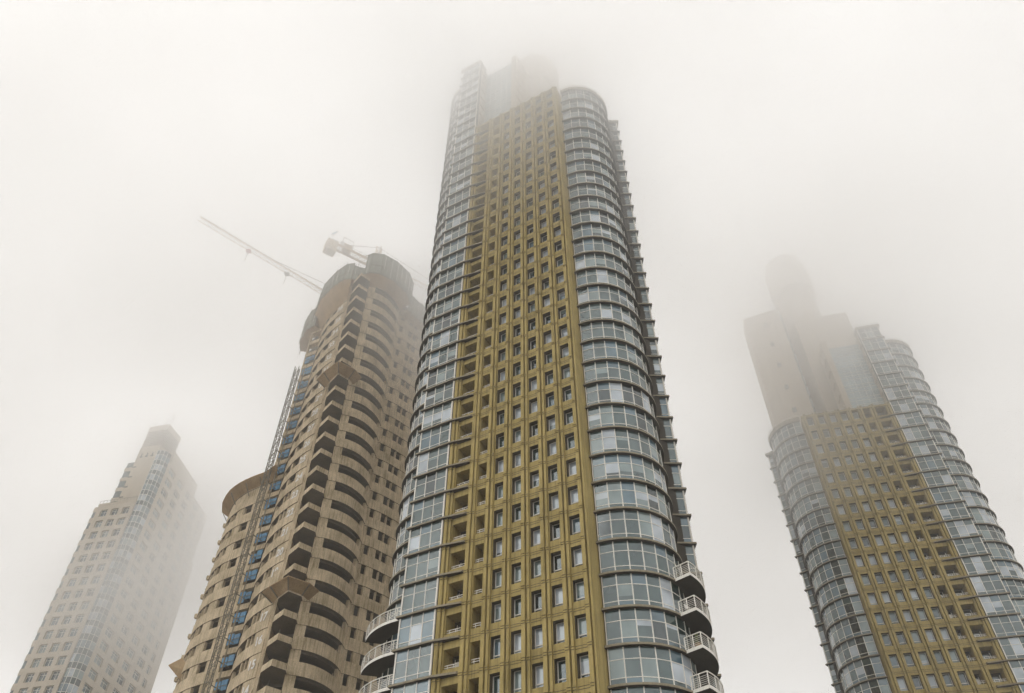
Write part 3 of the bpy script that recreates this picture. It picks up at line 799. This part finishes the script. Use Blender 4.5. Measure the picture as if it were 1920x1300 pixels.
def crane(name, mast, zj, tip, cw, label, near):
    """tower crane with a level jib: mast, jib, counter-jib with ballast, tie bars, cab"""
    r = empty(name, (*mast, 0), 0, label, 'crane', 'tower cranes over the unfinished tower')
    L = lambda p, z: (p[0]-mast[0], p[1]-mast[1], z)
    m = MB(); lattice(m, (0, 0, 100 if near else 60), (0, 0, zj+1), 1.7, M_YEL, bay=1.8, t=.2, dg=.11); m.build('mast', r)
    m = MB(); lattice(m, (0, 0, zj+.8), L(tip, zj+.8), 1.05, M_YEL, bay=1.9, tri=True, t=.08, dg=.045)
    m.build('jib', r)
    m = MB(); a, b = (0, 0, zj), L(cw, zj)
    d = Vector(b)-Vector(a); d.normalize(); s = Vector((-d.y, d.x, 0))
    for k in (-.8, .8): m.beam(Vector(a)+s*k, Vector(b)+s*k, .3, M_YEL, h=.45)
    n = int((Vector(b)-Vector(a)).length/1.1)
    for i in range(n):
        p, q = Vector(a)+d*1.1*i, Vector(a)+d*1.1*(i+1)
        m.beam(p+s*.8, q-s*.8, .09, M_YEL); m.beam(p-s*.8, p+s*.8, .1, M_YEL); m.beam(p-s*.8, q+s*.8, .07, M_YEL)
        m.beam(p+s*.8+Vector((0,0,1.0)), q+s*.8+Vector((0,0,1.0)), .06, M_STEEL); m.beam(p+s*.8, p+s*.8+Vector((0,0,1.0)), .06, M_STEEL)
    m.build('counter_jib', r)
    e = Vector(b)
    m = MB()
    for i in range(4):
        c = e - d*(i*.62+.2)
        m.prism([tuple((c+s*k+d*j).xy) for k, j in ((-1.0, -.27), (1.0, -.27), (1.0, .27), (-1.0, .27))], zj-2.6, zj+.6, M_CONC)
    m.build('counterweight', r)
    m = MB(); c = e - d*4.6
    m.prism([tuple((c+s*k+d*j).xy) for k, j in ((-.7, -.9), (.7, -.9), (.7, .9), (-.7, .9))], zj+.3, zj+1.7, M_YEL)
    c2 = e - d*3.2
    for k in (-.7, .7):
        m.beam(c2+s*k, c2+s*k+Vector((0, 0, 3.4)), .12, M_STEEL); m.beam(c2+s*k+Vector((0,0,3.4)), c2+s*k-d*2.4+Vector((0,0,3.2)), .1, M_STEEL); m.beam(c2+s*k-d*2.4+Vector((0,0,3.2)), c2+s*k-d*2.4, .1, M_STEEL)
    m.build('winch', r)
    m = MB(); top = Vector((0, 0, zj+6.5)); lattice(m, (0, 0, zj), top, 1.0, M_YEL, bay=1.5, t=.14, dg=.08); m.build('tower_head', r)
    m = MB(); m.beam(top, e-d*1.5+Vector((0,0,.4)), .09, M_STEEL); T_ = Vector(L(tip, zj+1.8)); m.beam(top, T_*.62+Vector((0,0,(zj+1.8)*.38)), .09, M_STEEL); m.build('tie_bar', r)
    m = MB(); m.box(.9, 2.3, -1.6, .2, zj-2.3, zj-.2, M_WHITE); m.build('cab', r)
    jd = Vector(L(tip, 0)); 
    for f in ((.55, .75) if not near else (.5,)):
        m = MB(); c = jd*f; m.box(c.x-.45, c.x+.45, c.y-.45, c.y+.45, zj-.1, zj+.25, M_RED if f > .6 else M_STEEL); m.beam((c.x, c.y, zj-.5), (c.x, c.y, zj-3.2), .08, M_STEEL); m.build('trolley', r)
    return r
crane('tower_crane', (-30.1, 106.6), 136, (1.8, 127.3), (-39.9, 100.3),
      'yellow crane whose counterweights hang over the top of the unfinished tower', True)
crane('tower_crane', (-28.9, 118.9), 128, (-62.1, 89.5), (-20.5, 126.5),
      'pale crane behind the unfinished tower with its long jib reaching left into fog', False)
# small oval board on a pole over the counter-jib
def board():
    r = empty('crane_sign', (-38.9, 100.8, 136.4), R_(-25), 'small blue and white oval board above the crane counterweights', 'sign')
    m = MB(); m.beam((0, 0, 0), (0, 0, 3.2), .05, M_WHITE); m.build('pole', r)
    m = MB(); N = 20
    for (rx, rz, y, mt) in ((1.0, .55, 0, M_WHITE), (.72, .3, -.07, M_BLUE)):
        ring = [(rx*cos(2*pi*i/N), y, 3.6 + rz*sin(2*pi*i/N)) for i in range(N)]
        m.face(ring, mt); m.face([(x, yy+.06, z) for x, yy, z in ring[::-1]], mt)
        for i in range(N):
            a, b = ring[i], ring[(i+1) % N]; m.face([a, b, (b[0], b[1]+.06, b[2]), (a[0], a[1]+.06, a[2])], mt)
    m.build('panel', r)
board()

# ------------------------------------------------------------ the air: even haze, and the cloud that has come down on the towers
def haze_box():
    h = MB(); h.prism([(-1520, -1520), (1520, -1520), (1520, 1520), (-1520, 1520)], -1.5, 215, M_HAZE)
    o = h.build('haze'); tag(o, kind='stuff'); return o
M_HAZE = bpy.data.materials.new('haze_air'); M_HAZE.use_nodes = True
t_ = M_HAZE.node_tree; t_.nodes.clear()
out_ = t_.nodes.new('ShaderNodeOutputMaterial'); pv = t_.nodes.new('ShaderNodeVolumePrincipled')
pv.inputs['Color'].default_value = (1.0, .998, .995, 1); pv.inputs['Density'].default_value = .0007; pv.inputs['Anisotropy'].default_value = .6
t_.links.new(pv.outputs[0], out_.inputs['Volume'])
haze_box()

M_CLOUD = bpy.data.materials.new('cloud_air'); M_CLOUD.use_nodes = True
def cloud_material(m):
    t = m.node_tree; t.nodes.clear(); n, l = t.nodes, t.links
    out = n.new('ShaderNodeOutputMaterial'); pv = n.new('ShaderNodeVolumePrincipled')
    pv.inputs['Color'].default_value = (1.0, .998, .995, 1); pv.inputs['Anisotropy'].default_value = 0.72
    tc = n.new('ShaderNodeTexCoord'); pos = tc.outputs['Object']
    def math_(op, a, b=None, clamp=False):
        k = n.new('ShaderNodeMath'); k.operation = op; k.use_clamp = clamp
        for i, v in enumerate((a, b)):
            if v is None: continue
            if isinstance(v, (int, float)): k.inputs[i].default_value = v
            else: l.new(v, k.inputs[i])
        return k.outputs[0]
    sep = n.new('ShaderNodeSeparateXYZ'); l.new(pos, sep.inputs[0])
    no = n.new('ShaderNodeTexNoise'); no.inputs['Scale'].default_value = 1/34; no.inputs['Detail'].default_value = 3; no.inputs['Roughness'].default_value = .55
    l.new(pos, no.inputs['Vector'])
    # the cloud base: denser with height
    zr = n.new('ShaderNodeMapRange'); zr.interpolation_type = 'SMOOTHSTEP'
    zz = math_('ADD', sep.outputs['Z'], math_('MULTIPLY', math_('SUBTRACT', no.outputs['Fac'], .5), 45))
    l.new(zz, zr.inputs['Value']); zr.inputs['From Min'].default_value = 74; zr.inputs['From Max'].default_value = 142
    zr.inputs['To Min'].default_value = 0; zr.inputs['To Max'].default_value = CLOUD_D
    total = zr.outputs[0]
    for (x, y, z, r, d) in PUFFS:
        v = n.new('ShaderNodeVectorMath'); v.operation = 'DISTANCE'; l.new(pos, v.inputs[0]); v.inputs[1].default_value = (x, y, z)
        q = n.new('ShaderNodeMapRange'); q.interpolation_type = 'SMOOTHSTEP'
        l.new(v.outputs['Value'], q.inputs['Value']); q.inputs['From Min'].default_value = r; q.inputs['From Max'].default_value = r*.15
        q.inputs['To Min'].default_value = 0; q.inputs['To Max'].default_value = d
        total = math_('ADD', total, q.outputs[0])
    nr = n.new('ShaderNodeMapRange'); l.new(no.outputs['Fac'], nr.inputs['Value'])
    nr.inputs['From Min'].default_value = .36; nr.inputs['From Max'].default_value = .64; nr.inputs['To Min'].default_value = .8; nr.inputs['To Max'].default_value = 1.2
    total = math_('MULTIPLY', total, nr.outputs[0])
    total = math_('MAXIMUM', total, 0.0)
    l.new(total, pv.inputs['Density']); l.new(pv.outputs[0], out.inputs['Volume'])
CLOUD_D = .040
def at(px, py, dist):
    """the point in the air at this distance along the ray of a place in the photograph"""
    f, p = 1456.6, 0.798263; dx, dy = px-960, py-650
    u = -dy; cp, sp = cos(p), sin(p)
    v = Vector((dx, cp*f - sp*u, sp*f + cp*u)).normalized()*dist
    return (v.x, v.y, v.z + CAM_Z)
PUFFS = [
    (*at(1075, 150, 136), 18, .012), (*at(925, 160, 150), 20, -.010),
    (*at(1455, 830, 142), 22, .024),
    (*at(360, 1085, 195), 34, .045), (*at(150, 1130, 195), 22, .022), (*at(265, 870, 200), 44, -.026),
    (*at(800, 590, 134), 17, .035), (*at(640, 500, 140), 26, -.010), (*at(1630, 730, 148), 30, .011), (*at(400, 440, 120), 26, .010)]
cloud_material(M_CLOUD)
c_ = MB(); c_.prism([(-230, 15), (230, 15), (230, 330), (-230, 330)], 40, 196, M_CLOUD)
tag(c_.build('cloud'), kind='stuff')
